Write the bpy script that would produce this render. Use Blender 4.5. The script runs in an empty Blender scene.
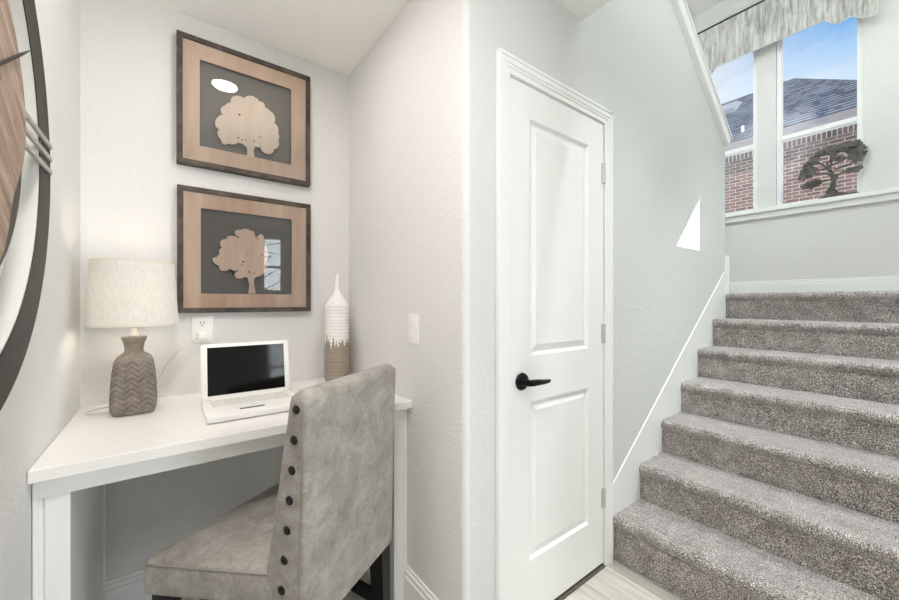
import bpy, bmesh, math, random
from mathutils import Vector, Matrix, noise
random.seed(7)
S = bpy.context.scene
COL = S.collection
PI = math.pi

# ------------------------------------------------------------------ helpers
def lin(c):
    return tuple((v/12.92 if v <= .04045 else ((v+.055)/1.055)**2.4) for v in c)

def mat(name, col, rough=.6, spec=.4, metal=0.0):
    m = bpy.data.materials.new(name); m.use_nodes = True
    b = m.node_tree.nodes['Principled BSDF']
    b.inputs['Base Color'].default_value = (*lin(col), 1)
    b.inputs['Roughness'].default_value = rough
    b.inputs['Specular IOR Level'].default_value = spec
    b.inputs['Metallic'].default_value = metal
    return m

class N:
    """tiny node helper"""
    def __init__(self, m):
        self.t = m.node_tree; self.b = self.t.nodes['Principled BSDF']
    def add(self, typ, **kw):
        n = self.t.nodes.new(typ)
        for k, v in kw.items():
            if k.startswith('_'): setattr(n, k[1:], v)
            else: n.inputs[k.replace('__', ' ')].default_value = v
        return n
    def link(self, a, b): self.t.links.new(a, b)
    def coords(self, scale=(1, 1, 1), rot=(0, 0, 0)):
        tc = self.add('ShaderNodeTexCoord'); mp = self.add('ShaderNodeMapping')
        mp.inputs['Scale'].default_value = scale; mp.inputs['Rotation'].default_value = rot
        self.link(tc.outputs['Object'], mp.inputs['Vector']); return mp.outputs['Vector']
    def noise(self, vec, scale, detail=3, rough=.5, dist=0):
        n = self.add('ShaderNodeTexNoise', Scale=scale, Detail=detail, Roughness=rough, Distortion=dist)
        self.link(vec, n.inputs['Vector']); return n
    def ramp(self, fac, stops):
        r = self.add('ShaderNodeValToRGB'); e = r.color_ramp.elements
        while len(e) < len(stops): e.new(.5)
        for i, (p, c) in enumerate(stops):
            e[i].position = p; e[i].color = (*lin(c), 1) if not isinstance(c, float) else (c, c, c, 1)
        self.link(fac, r.inputs['Fac']); return r.outputs['Color']
    def bump(self, h, strength=.2, dist=.002):
        b = self.add('ShaderNodeBump', Strength=strength, Distance=dist)
        self.link(h, b.inputs['Height']); self.link(b.outputs['Normal'], self.b.inputs['Normal'])
    def math(self, op, a, b=None):
        n = self.add('ShaderNodeMath', _operation=op)
        for i, v in enumerate((a, b)):
            if v is None: continue
            if isinstance(v, (int, float)): n.inputs[i].default_value = v
            else: self.link(v, n.inputs[i])
        return n.outputs[0]

def paint(name, col, bump=.35, scale=95):
    m = mat(name, col, .75, .25); n = N(m); v = n.coords()
    a = n.noise(v, scale, 3, .55); n.bump(a.outputs['Fac'], bump, .006)
    return m

class MB:
    def __init__(self): self.bm = bmesh.new()
    def box(self, a, b, bev=0, seg=2):
        x0, y0, z0 = (min(p, q) for p, q in zip(a, b)); x1, y1, z1 = (max(p, q) for p, q in zip(a, b))
        vs = [self.bm.verts.new(p) for p in ((x0,y0,z0),(x1,y0,z0),(x1,y1,z0),(x0,y1,z0),(x0,y0,z1),(x1,y0,z1),(x1,y1,z1),(x0,y1,z1))]
        fs = [self.bm.faces.new([vs[i] for i in f]) for f in ((3,2,1,0),(4,5,6,7),(0,1,5,4),(1,2,6,5),(2,3,7,6),(3,0,4,7))]
        if bev:
            es = list({e for f in fs for e in f.edges})
            bmesh.ops.bevel(self.bm, geom=es, offset=bev, segments=seg, affect='EDGES', profile=.5)
        return self
    def prism(self, pts, d, bev=0):
        """polygon of 3D points swept by vector d"""
        d = Vector(d)
        a = [self.bm.verts.new(p) for p in pts]; b = [self.bm.verts.new(Vector(p)+d) for p in pts]
        n = len(pts)
        fs = [self.bm.faces.new(a), self.bm.faces.new(b[::-1])]
        for i in range(n): fs.append(self.bm.faces.new((a[i], b[i], b[(i+1) % n], a[(i+1) % n])))
        bmesh.ops.recalc_face_normals(self.bm, faces=fs)
        if bev:
            bmesh.ops.bevel(self.bm, geom=list({e for f in fs for e in f.edges}), offset=bev, segments=2, affect='EDGES', profile=.5)
        return self
    def lathe(self, prof, c=(0,0,0), seg=48, axis='z'):
        rings = []
        for r, h in prof:
            ring = []
            for k in range(seg):
                a = 2*PI*k/seg; p = (r*math.cos(a), r*math.sin(a), h)
                if axis == 'x': p = (h, p[0], p[1])
                if axis == 'y': p = (p[0], h, p[1])
                ring.append(self.bm.verts.new((p[0]+c[0], p[1]+c[1], p[2]+c[2])))
            rings.append(ring)
        fs = []
        for q, w in zip(rings, rings[1:]):
            for k in range(seg): fs.append(self.bm.faces.new((q[k], q[(k+1) % seg], w[(k+1) % seg], w[k])))
        for ring in (rings[0], rings[-1]): fs.append(self.bm.faces.new(ring))
        bmesh.ops.recalc_face_normals(self.bm, faces=fs)
        return self
    def ringlathe(self, prof, c, seg=96, axis='z'):
        """closed profile loop (annulus)"""
        rings = []
        for r, h in prof:
            ring = []
            for k in range(seg):
                a = 2*PI*k/seg; p = (r*math.cos(a), r*math.sin(a), h)
                if axis == 'x': p = (h, p[0], p[1])
                if axis == 'y': p = (p[0], h, p[1])
                ring.append(self.bm.verts.new((p[0]+c[0], p[1]+c[1], p[2]+c[2])))
            rings.append(ring)
        fs = []
        for i in range(len(rings)):
            q, w = rings[i], rings[(i+1) % len(rings)]
            for k in range(seg): fs.append(self.bm.faces.new((q[k], q[(k+1) % seg], w[(k+1) % seg], w[k])))
        bmesh.ops.recalc_face_normals(self.bm, faces=fs)
        return self
    def tube(self, pts, r, seg=10):
        pts = [Vector(p) for p in pts]; rr = r if isinstance(r, (list, tuple)) else [r]*len(pts)
        rings = []
        for i, p in enumerate(pts):
            t = (pts[min(i+1, len(pts)-1)]-pts[max(i-1, 0)]).normalized()
            u = t.cross(Vector((0,0,1)))
            if u.length < 1e-3: u = t.cross(Vector((1,0,0)))
            u.normalize(); w = t.cross(u)
            rings.append([self.bm.verts.new(p+(u*math.cos(2*PI*k/seg)+w*math.sin(2*PI*k/seg))*rr[i]) for k in range(seg)])
        fs = []
        for q, w in zip(rings, rings[1:]):
            for k in range(seg): fs.append(self.bm.faces.new((q[k], q[(k+1) % seg], w[(k+1) % seg], w[k])))
        fs += [self.bm.faces.new(rings[0]), self.bm.faces.new(rings[-1])]
        bmesh.ops.recalc_face_normals(self.bm, faces=fs)
        return self
    def grid(self, fn, nu, nv, closeu=False):
        g = [[self.bm.verts.new(fn(i, j)) for j in range(nv)] for i in range(nu)]
        for i in range(nu if closeu else nu-1):
            for j in range(nv-1):
                self.bm.faces.new((g[i][j], g[(i+1) % nu][j], g[(i+1) % nu][j+1], g[i][j+1]))
        return g
    def build(self, name, m, parent=None, smooth=False, **props):
        me = bpy.data.meshes.new(name); self.bm.to_mesh(me); self.bm.free()
        if smooth:
            for p in me.polygons: p.use_smooth = True
            if smooth is not True: me.set_sharp_from_angle(angle=smooth)
        for mm in (m if isinstance(m, (list, tuple)) else [m]): me.materials.append(mm)
        o = bpy.data.objects.new(name, me); COL.objects.link(o)
        if parent:
            w = parent; M = Matrix()
            while w: M = w.matrix_basis @ M; w = w.parent
            me.transform(M.inverted()); o.parent = parent
        for k, v in props.items(): o[k] = v
        return o
SM = math.radians(35)

def thing(name, label, cat, loc=(0,0,0), rz=0, group=None, kind=None):
    o = bpy.data.objects.new(name, None); COL.objects.link(o); o.empty_display_size = .1
    o.location = loc; o.rotation_euler = (0, 0, rz); o.matrix_basis = Matrix.Translation(loc) @ Matrix.Rotation(rz, 4, 'Z')
    o['label'] = label; o['category'] = cat
    if group: o['group'] = group
    if kind: o['kind'] = kind
    return o
def struct(mb, name, m, label, cat, smooth=False):
    return mb.build(name, m, None, smooth, label=label, category=cat, kind='structure')

# ------------------------------------------------------------------ materials
M_wall = paint('wall_paint', (.890, .889, .883), .5, 85)
M_wall_shaded = paint('wall_paint_shaded', (.850, .858, .852), .6, 85)  # same wall paint, darkened and cooled to stand for dimmer light here
M_ceil = paint('ceiling_paint', (.97, .964, .95), .35, 60)
M_trim = mat('trim_white_paint', (.948, .953, .948), .35, .4)
M_desk = mat('desk_paint', (.94, .945, .94), .35, .4)
M_black = mat('black_metal', (.06, .06, .065), .3, .5, .6)

M_floor = mat('plank_floor', (.75, .73, .69), .4, .4)
n = N(M_floor); v = n.coords((1, 1, 1), (0, 0, PI/2))
br = n.add('ShaderNodeTexBrick', Scale=1.0)
br.inputs['Brick Width'].default_value = 1.2; br.inputs['Row Height'].default_value = .18
br.inputs['Mortar Size'].default_value = .0015
br.inputs['Color1'].default_value = (*lin((.82, .805, .78)), 1); br.inputs['Color2'].default_value = (*lin((.74, .72, .69)), 1)
br.inputs['Mortar'].default_value = (*lin((.52, .5, .47)), 1)
n.link(v, br.inputs['Vector'])
v2 = n.coords((40, 2.2, 1)); ns = n.noise(v2, 1.0, 5, .6, .6)
gr = n.ramp(ns.outputs['Fac'], [(.3, (.80, .785, .76)), (.7, (1., 1., .99))])
mx = n.add('ShaderNodeMix', _data_type='RGBA', _blend_type='MULTIPLY'); mx.inputs[0].default_value = .85
n.link(br.outputs['Color'], mx.inputs[6]); n.link(gr, mx.inputs[7]); n.link(mx.outputs[2], n.b.inputs['Base Color'])

M_carpet = mat('speckled_carpet', (.5, .47, .45), 1.0, .05)
n = N(M_carpet); v = n.coords()
a = n.noise(v, 260, 2, .6); b = n.noise(v, 14, 3, .6)
sm_ = n.math('ADD', n.math('MULTIPLY', a.outputs['Fac'], .85), n.math('MULTIPLY', b.outputs['Fac'], .15))
c = n.ramp(sm_, [(.37, (.25, .22, .205)), (.46, (.50, .465, .45)), (.54, (.65, .62, .605)), (.63, (.95, .935, .925))])
n.link(c, n.b.inputs['Base Color']); n.bump(a.outputs['Fac'], .8, .006)
n.b.inputs['Sheen Weight'].default_value = .9; n.b.inputs['Sheen Roughness'].default_value = .4

M_quartz = mat('white_quartz', (.93, .925, .91), .22, .45)
n = N(M_quartz); v = n.coords(); a = n.noise(v, 260, 2, .7)
n.link(n.ramp(a.outputs['Fac'], [(.30, (.885, .88, .87)), (.42, (.94, .937, .928))]), n.b.inputs['Base Color'])

M_suede = mat('grey_suede', (.62, .61, .59), .85, .15)
n = N(M_suede); v = n.coords()
a = n.noise(v, 14, 5, .7, .4); b = n.noise(v, 120, 3, .6)
s = n.math('ADD', n.math('MULTIPLY', a.outputs['Fac'], .75), n.math('MULTIPLY', b.outputs['Fac'], .25))
n.link(n.ramp(s, [(.3, (.46, .435, .41)), (.5, (.57, .55, .525)), (.7, (.67, .655, .63))]), n.b.inputs['Base Color'])
n.b.inputs['Sheen Weight'].default_value = .25
n.bump(b.outputs['Fac'], .12, .001)
M_welt = mat('suede_welt', (.53, .515, .495), .85, .1)
M_nail = mat('blackened_nailhead', (.16, .16, .165), .42, .5, .7)
M_cleg = mat('black_lacquered_wood', (.035, .032, .03), .35, .4)

def wood(name, c0, c1, c2, sc=(3, 40, 40), rough=.55):
    m = mat(name, c1, rough, .3); n = N(m); v = n.coords(sc)
    a = n.noise(v, 1.0, 5, .6, .8)
    n.link(n.ramp(a.outputs['Fac'], [(.28, c0), (.5, c1), (.72, c2)]), n.b.inputs['Base Color'])
    n.bump(a.outputs['Fac'], .06, .001); return m
M_veneer = wood('birch_veneer', (.77, .66, .57), (.83, .73, .64), (.88, .79, .71), (14, 14, 2.5))
M_veneer2 = wood('tan_veneer', (.70, .565, .47), (.80, .68, .585), (.88, .79, .70), (12, 12, 1.2))
M_cut1 = wood('pale_birch_cutout', (.83, .765, .69), (.87, .81, .74), (.90, .85, .79), (14, 14, 2))
M_cut2 = wood('tan_birch_cutout', (.76, .65, .57), (.82, .715, .635), (.87, .78, .71), (14, 14, 2))
M_frame = wood('dark_grey_brown_wood', (.22, .19, .17), (.30, .265, .24), (.40, .36, .335), (20, 20, 20))
M_matb = mat('charcoal_backing', (.50, .485, .47), .8, .1)
M_matd = mat('dark_backing', (.40, .388, .37), .8, .1)
M_clockwood = mat('weathered_wood', (.6, .5, .42), .75, .2)
n = N(M_clockwood); v = n.coords((1, 1, 1), (.6, 0, 0))
mp = n.add('ShaderNodeMapping'); mp.inputs['Scale'].default_value = (1, 3, 30); n.link(v, mp.inputs['Vector'])
a = n.noise(mp.outputs['Vector'], 1.6, 6, .65, .6)
k = n.noise(v, 22, 2, .5)
colr = n.ramp(a.outputs['Fac'], [(.25, (.44, .375, .325)), (.5, (.64, .56, .495)), (.75, (.78, .71, .65))])
kn = n.ramp(k.outputs['Fac'], [(.26, (.18, .14, .12)), (.33, (1., 1., 1.))])
mx = n.add('ShaderNodeMix', _data_type='RGBA', _blend_type='MULTIPLY'); mx.inputs[0].default_value = 1
n.link(colr, mx.inputs[6]); n.link(kn, mx.inputs[7]); n.link(mx.outputs[2], n.b.inputs['Base Color'])
n.bump(a.outputs['Fac'], .3, .003)
M_bronze = mat('dark_bronze', (.25, .23, .215), .5, .4, .35)
M_bronze_e = mat('reddish_bronze_edge', (.42, .33, .29), .5, .4, .2)
M_pale = mat('pale_grey_metal', (.82, .82, .80), .5, .4)
M_rod = mat('brushed_grey_rod', (.70, .69, .67), .45, .4, .3)

M_shade = bpy.data.materials.new('linen_shade'); M_shade.use_nodes = True
n = N(M_shade); t = n.t
v = n.coords()
nx = n.noise(n.coords((60, 60, 700)), 1, 2, .6); nz = n.noise(n.coords((420, 420, 30)), 1, 2, .6)
w = n.math('MULTIPLY', n.math('ADD', nx.outputs['Fac'], nz.outputs['Fac']), .5)
cc = n.ramp(w, [(.34, (.87, .86, .835)), (.66, (.96, .95, .93))])
n.link(cc, n.b.inputs['Base Color']); n.b.inputs['Roughness'].default_value = .9; n.b.inputs['Specular IOR Level'].default_value = .1
tr = n.add('ShaderNodeBsdfTranslucent'); n.link(cc, tr.inputs['Color'])
ms = n.add('ShaderNodeMixShader'); ms.inputs[0].default_value = .20
n.link(n.b.outputs[0], ms.inputs[1]); n.link(tr.outputs[0], ms.inputs[2])
n.link(ms.outputs[0], t.nodes['Material Output'].inputs['Surface'])
M_trimshade = mat('shade_binding', (.90, .87, .82), .9, .1)
M_ceramic = mat('taupe_ceramic', (.52, .475, .435), .6, .3)
n = N(M_ceramic); a = n.noise(n.coords(), 30, 4, .6)
n.link(n.ramp(a.outputs['Fac'], [(.3, (.47, .435, .40)), (.7, (.60, .565, .53))]), n.b.inputs['Base Color'])
M_brass = mat('pale_socket', (.89, .875, .84), .3, .5, .15)
M_bulb = bpy.data.materials.new('warm_bulb'); M_bulb.use_nodes = True
bb = M_bulb.node_tree.nodes['Principled BSDF']; bb.inputs['Emission Color'].default_value = (1, .90, .78, 1); bb.inputs['Emission Strength'].default_value = 16
M_lens = bpy.data.materials.new('downlight_lens'); M_lens.use_nodes = True
bb = M_lens.node_tree.nodes['Principled BSDF']; bb.inputs['Emission Color'].default_value = (1, .905, .85, 1); bb.inputs['Emission Strength'].default_value = 68

M_vase = mat('glazed_vase', (.9, .89, .87), .45, .4)
n = N(M_vase); tc = n.add('ShaderNodeTexCoord'); sp = n.add('ShaderNodeSeparateXYZ'); n.link(tc.outputs['Object'], sp.inputs[0])
drip = n.noise(n.coords((75, 75, 1.5)), 1, 1, .4)
thr = n.math('ADD', sp.outputs['Z'], n.math('MULTIPLY', n.math('SUBTRACT', drip.outputs['Fac'], .5), -.17))
wht = n.ramp(thr, [(.190, (.63, .585, .535)), (.195, (.97, .965, .955))])
n.link(wht, n.b.inputs['Base Color'])

M_white_pl = mat('white_plastic', (.965, .965, .955), .35, .45)
M_key = mat('key_white', (.88, .88, .865), .5, .3)
M_screen = mat('black_screen', (.035, .033, .033), .06, .35)
M_dark = mat('dark_slot', (.12, .10, .09), .5, .3)
M_cord = mat('clear_cord', (.86, .85, .82), .3, .5)
M_slot = mat('socket_slot', (.3, .29, .28), .5, .3)

M_glass = bpy.data.materials.new('picture_glass'); M_glass.use_nodes = True
t = M_glass.node_tree; t.nodes.remove(t.nodes['Principled BSDF'])
fr = t.nodes.new('ShaderNodeFresnel'); fr.inputs['IOR'].default_value = 1.5
tb = t.nodes.new('ShaderNodeBsdfTransparent'); gb = t.nodes.new('ShaderNodeBsdfGlossy'); gb.inputs['Roughness'].default_value = .01
mxs = t.nodes.new('ShaderNodeMixShader')
t.links.new(fr.outputs[0], mxs.inputs[0]); t.links.new(tb.outputs[0], mxs.inputs[1]); t.links.new(gb.outputs[0], mxs.inputs[2])
t.links.new(mxs.outputs[0], t.nodes['Material Output'].inputs['Surface'])

M_valance = mat('streaky_grey_fabric', (.7, .7, .68), .9, .1)
n = N(M_valance)
a = n.noise(n.coords((26, 26, 3)), 1.6, 5, .7, .3)
n.link(n.ramp(a.outputs['Fac'], [(.32, (.52, .52, .51)), (.46, (.70, .70, .685)), (.56, (.80, .80, .785)), (.7, (.88, .88, .87))]), n.b.inputs['Base Color'])
M_piping = mat('pale_piping', (.85, .85, .84), .8, .1)
M_irontree = mat('weathered_iron', (.40, .385, .36), .6, .35, .4)
n = N(M_irontree); a = n.noise(n.coords(), 25, 4, .6)
n.link(n.ramp(a.outputs['Fac'], [(.3, (.25, .245, .23)), (.7, (.45, .435, .41))]), n.b.inputs['Base Color'])

M_brick = mat('red_brick', (.5, .35, .32), .9, .1)
n = N(M_brick); tc = n.add('ShaderNodeTexCoord'); sp = n.add('ShaderNodeSeparateXYZ'); n.link(tc.outputs['Object'], sp.inputs[0])
cb = n.add('ShaderNodeCombineXYZ'); n.link(sp.outputs['Y'], cb.inputs['X']); n.link(sp.outputs['Z'], cb.inputs['Y'])
br = n.add('ShaderNodeTexBrick', Scale=1.0)
br.inputs['Brick Width'].default_value = .215; br.inputs['Row Height'].default_value = .0725; br.inputs['Mortar Size'].default_value = .006
br.inputs['Color1'].default_value = (*lin((.67, .535, .49)), 1); br.inputs['Color2'].default_value = (*lin((.54, .425, .39)), 1); br.inputs['Mortar'].default_value = (*lin((.93, .90, .89)), 1)
n.link(cb.outputs[0], br.inputs['Vector']); n.link(br.outputs['Color'], n.b.inputs['Base Color'])
M_soldier = mat('soldier_brick', (.45, .37, .36), .9, .1)
n = N(M_soldier); tc = n.add('ShaderNodeTexCoord'); sp = n.add('ShaderNodeSeparateXYZ'); n.link(tc.outputs['Object'], sp.inputs[0])
cb = n.add('ShaderNodeCombineXYZ'); n.link(sp.outputs['Z'], cb.inputs['X']); n.link(sp.outputs['Y'], cb.inputs['Y'])
br = n.add('ShaderNodeTexBrick', Scale=1.0)
br.inputs['Brick Width'].default_value = .6; br.inputs['Row Height'].default_value = .0725; br.inputs['Mortar Size'].default_value = .009; br.offset = 0
br.inputs['Color1'].default_value = (*lin((.62, .50, .48)), 1); br.inputs['Color2'].default_value = (*lin((.48, .385, .375)), 1); br.inputs['Mortar'].default_value = (*lin((.92, .89, .88)), 1)
n.link(cb.outputs[0], br.inputs['Vector']); n.link(br.outputs['Color'], n.b.inputs['Base Color'])
M_roof = mat('blue_grey_shingle', (.38, .42, .5), .85, .2)
n = N(M_roof); tc = n.add('ShaderNodeTexCoord'); sp = n.add('ShaderNodeSeparateXYZ'); n.link(tc.outputs['Object'], sp.inputs[0])
row = n.math('FRACT', n.math('MULTIPLY', sp.outputs['Z'], 10.5))
nl = n.noise(n.coords((1, 3.2, 10.5)), 1.0, 3, .6); nb = n.noise(n.coords((.5, 1.1, 2.0)), 1.4, 4, .6)
msk = n.math('MULTIPLY', n.math('GREATER_THAN', row, .62), n.math('GREATER_THAN', nl.outputs['Fac'], .47))  # broken highlight lines along the courses, painted into the roof colour
base = n.ramp(nb.outputs['Fac'], [(.35, (.16, .185, .245)), (.5, (.22, .25, .32)), (.65, (.29, .32, .39))])
mx = n.add('ShaderNodeMix', _data_type='RGBA'); n.link(msk, mx.inputs[0]); n.link(base, mx.inputs[6]); mx.inputs[7].default_value = (*lin((.50, .53, .58)), 1)
n.link(mx.outputs[2], n.b.inputs['Base Color'])
M_fascia = mat('taupe_fascia', (.64, .61, .62), .6, .3)
M_grass = mat('lawn', (.35, .38, .25), .9, .1)
M_bark = mat('grey_bark', (.35, .31, .28), .9, .1)

# ------------------------------------------------------------------ key dimensions
XA, XC = -.264, .775          # alcove left / right wall faces
YB, YD = 1.935, .946          # alcove back wall, closet/stair wall face
ZC = 2.44                     # hall ceiling
XE = 4.25                     # landing end wall
ZT = 4.11                     # stairwell ceiling

# ------------------------------------------------------------------ shell
struct(MB().box((-.36, -3.4, -.1), (4.5, 2.1, 0)), 'floor', M_floor, 'pale greyish wood plank floor at the foot of the stairs', 'floor')
struct(MB().box((-.36, -3.3, ZC), (1.428, 2.04, 2.515)).box((1.428, -3.3, ZC), (4.5, -.2, 2.515)), 'ceiling', M_ceil, 'warm white flat ceiling over the desk alcove', 'ceiling')
struct(MB().box((-.36, -3.4, 0), (XA, 2.04, ZC)), 'wall_left', M_wall, 'left alcove wall carrying the big round clock', 'wall')
struct(MB().box((XA, YB, 0), (.9, 2.04, ZC)), 'wall_back', M_wall, 'back alcove wall behind the two framed pictures', 'wall')
# right alcove wall with rounded outer corner
r = .022
pl = [(XC, YB), (XC, YD+r)] + [(XC+r-r*math.cos(a), YD+r-r*math.sin(a)) for a in [PI/2*k/8 for k in range(1, 8)]] + [(XC+r, YD), (XC+r, YD+.12), (.88, YD+.12), (.88, YB)]
struct(MB().prism([(x, y, 0) for x, y in pl], (0, 0, ZC)), 'wall_right', M_wall, 'right alcove wall with the white light switch', 'wall', SM)
zt = lambda x: 2.375+.72*(3.2-x)
pts = [(XC+r,YD,0),(.972,YD,0),(.972,YD,2.052),(1.612,YD,2.052),(1.612,YD,0),(3.2,YD,0),(3.2,YD,zt(3.2)),(1.43,YD,zt(1.43)),(XC+r,YD,zt(1.43))]
struct(MB().prism(pts, (0, .12, 0)), 'wall_stair', M_wall_shaded, 'pale wall around the closet door running up beside the stairs', 'wall')
# wall cap on the sloping top
cap = MB()
d = Vector((-1, 0, .72)).normalized(); nrm = Vector((.72, 0, 1)).normalized()
def capbox(mb, y0, y1, h0, h1, s0=0., L=2.2):
    o = Vector((3.2+s0, 0, zt(3.2)-.72*s0))
    a = [o+nrm*h0, o+nrm*h1, o+nrm*h1+d*L, o+nrm*h0+d*L]
    mb.prism([(p.x, y0, p.z) for p in a], (0, y1-y0, 0), .004)
capbox(cap, .906, 1.105, .022, .036, .012)
capbox(cap, .914, 1.095, -.05, .022, .004)
struct(cap, 'trim_1', M_trim, 'white sloping cap board along the top edge of the stair wall', 'trim', SM)

# end wall with two openings
WY = [(.37, .882), (1.014, 1.536)]; WZ0, WZ1 = 2.04, 3.62
mb = MB()
mb.box((XE, -.27, 0), (4.42, 2.1, WZ0)); mb.box((XE, -.27, WZ1), (4.42, 2.1, ZT))
mb.box((XE, -.27, WZ0), (4.42, WY[0][0], WZ1)); mb.box((XE, WY[0][1], WZ0), (4.42, WY[1][0], WZ1)); mb.box((XE, WY[1][1], WZ0), (4.42, 2.1, WZ1))
mb.box((XE, -1.65, 2.515), (4.42, -.27, ZT))
struct(mb, 'wall_landing', M_wall, 'end wall of the stair landing holding the pair of windows', 'wall')
struct(MB().box((1.38, 2.0, 0), (4.42, 2.1, ZT)), 'wall_north', M_wall, 'far side wall of the stairwell behind the stair wall', 'wall')
struct(MB().box((1.6, -.2, 0), (XE, -.15, ZC)), 'wall_south', M_wall, 'right side wall of the lower stair flight', 'wall')
# unseen wall added with a raked cutout that shapes the sun patch
mb = MB(); ya, yb = -1.65, -1.6
ax, az, bz, cx_, cz_ = 1.886, 4.085, 3.66, 1.52, 3.70
mb.box((1.33, ya, 2.515), (cx_, yb, ZT)); mb.box((ax, ya, 2.515), (4.42, yb, ZT))
mb.prism([(cx_,ya,2.515),(ax,ya,2.515),(ax,ya,bz),(cx_,ya,bz)], (0, yb-ya, 0))
mb.prism([(cx_,ya,cz_+.035),(ax,ya,az),(ax,ya,ZT),(cx_,ya,ZT)], (0, yb-ya, 0))
struct(mb, 'wall_sun_cutout', M_wall, 'unseen added wall with a raked cutout shaping the sun patch', 'wall')
struct(MB().box((1.33, -1.6, 2.515), (1.428, YD, ZT)).box((1.33, YD+.12, 2.515), (1.428, 2.1, ZT)), 'wall_upper', M_wall, 'upper stairwell wall above the hall ceiling edge', 'wall')
struct(MB().box((1.33, -1.65, ZT), (4.42, 2.1, ZT+.1)), 'ceiling_stairwell', M_ceil, 'white ceiling high above the stair landing', 'ceiling')
# room behind the viewer
mb = MB(); y0, y1 = -3.3, -3.2
mb.box((XA, y0, 0), (1.26, y1, ZC)); mb.box((1.26, y0, 0), (1.62, y1, 1.38)); mb.box((1.26, y0, 2.36), (1.62, y1, ZC)); mb.box((1.62, y0, 0), (2.2, y1, ZC))
mb.box((2.2, y0, 0), (4.0, y1, .3)); mb.box((2.2, y0, 2.25), (4.0, y1, ZC)); mb.box((4.0, y0, 0), (4.5, y1, ZC))
struct(mb, 'wall_rear', M_wall, 'rear room wall with a narrow and a wide window', 'wall')
struct(MB().box((4.4, -3.2, 0), (4.5, -.28, ZC)), 'wall_east', M_wall, 'right side wall of the rear room', 'wall')

# baseboards (profile: plain board with stepped top)
def baseboard(name, a, b, nx, ny, z0, label, h=.15):
    mb = MB()
    for t, zz0, zz1 in ((.016, 0, h-.035), (.012, h-.035, h-.014), (.007, h-.014, h)):
        p0 = (a[0], a[1], z0+zz0); p1 = (b[0]+nx*t, b[1]+ny*t, z0+zz1)
        mb.box(p0, p1, .0025, 2)
    struct(mb, name, M_trim, label, 'baseboard')
baseboard('baseboard_back', (XA+.06, YB), (XC, YB), 0, -1, 0, 'white baseboard along the alcove back wall under the desk')
baseboard('baseboard_right', (XC, YD+.02), (XC, 1.312), -1, 0, 0, 'white baseboard on the right alcove wall beside the chair')
baseboard('baseboard_stair', (XC+.02, YD), (.91, YD), 0, -1, 0, 'short white baseboard between wall corner and closet door')
baseboard('baseboard_left', (XA, -3.2), (XA, 1.31), 1, 0, 0, 'white baseboard along the left wall below the clock')
baseboard('baseboard_landing', (XE, -.15), (XE, 2.0), -1, 0, 1.279, 'white baseboard on the landing below the windows', .13)

# skirt board along the stairs
sk = lambda x: .354+.722*(x-1.677)
mb = MB()
mb.prism([(1.647,.9418,0),(3.2,.9418,0),(3.2,.9418,sk(3.2)-.02),(1.647,.9418,sk(1.647)-.02)], (0, .0042, 0))
mb.prism([(1.647,.9405,sk(1.647)-.022),(3.2,.9405,sk(3.2)-.022),(3.2,.9405,sk(3.2)),(1.647,.9405,sk(1.647))], (0, .0055, 0))
mb.box((3.2, .93, 1.278), (3.24, 1.07, 1.555), .004)
mb.box((3.18, .937, 1.40), (3.2, .946, 1.555), .002)
struct(mb, 'trim_2', M_trim, 'white sloping skirt board running up beside the carpeted steps', 'trim')

# window stool and apron
mb = MB()
mb.box((4.185, -.15, 2.014), (XE, 2.0, 2.052), .006)
mb.box((4.215, -.15, 1.966), (XE, 2.0, 2.014), .004)
struct(mb, 'trim_3', M_trim, 'white window ledge with stepped moulding along the landing wall', 'trim')

# ------------------------------------------------------------------ windows
M_pane = M_glass
for i, (a, b) in enumerate(WY):
    lab = ('right landing window with a dark iron tree before it', 'left landing window partly hidden by the stair wall')[i]
    w = thing('window_%d' % (i+1), lab, 'window', (4.36, (a+b)/2, WZ0), kind='structure')
    f = .033; x0, x1 = 4.268, 4.33
    mb = MB()
    mb.box((x0, a, WZ0), (x1, a+f, WZ1), .004); mb.box((x0, b-f, WZ0), (x1, b, WZ1), .004)
    mb.box((x0, a+f, WZ0), (x1, b-f, WZ0+f), .004); mb.box((x0, a+f, WZ1-f), (x1, b-f, WZ1), .004)
    mb.build('window_frame', M_trim, w)
    MB().box((x0-.004, a+f, 2.625), (x1, b-f, 2.665), .004).build('meeting_rail', M_trim, w)
    MB().box((4.285, a+f, WZ0+f), (4.289, b-f, 2.627)).build('lower_pane', M_pane, w)
    MB().box((4.302, a+f, 2.663), (4.306, b-f, WZ1-f)).build('upper_pane', M_pane, w)
for i, (a, b, z0, z1, lab) in enumerate(((1.26, 1.62, 1.38, 2.36, 'narrow rear window mirrored in the lower picture'), (2.2, 4.0, .3, 2.25, 'wide rear room window behind the viewer'))):
    w = thing('window_%d' % (i+3), lab, 'window', ((a+b)/2, -3.25, z0), kind='structure')
    f = .045; zm = (z0+z1)/2 - (.04 if i == 0 else 0)
    mb = MB(); y0, y1 = -3.28, -3.215
    mb.box((a, y0, z0), (a+f, y1, z1)); mb.box((b-f, y0, z0), (b, y1, z1)); mb.box((a+f, y0, z0), (b-f, y1, z0+f)); mb.box((a+f, y0, z1-f), (b-f, y1, z1))
    mb.build('window_frame', M_trim, w)
    MB().box((a+f, y0, zm-.02), (b-f, y1, zm+.02)).build('meeting_rail', M_trim, w)

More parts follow.
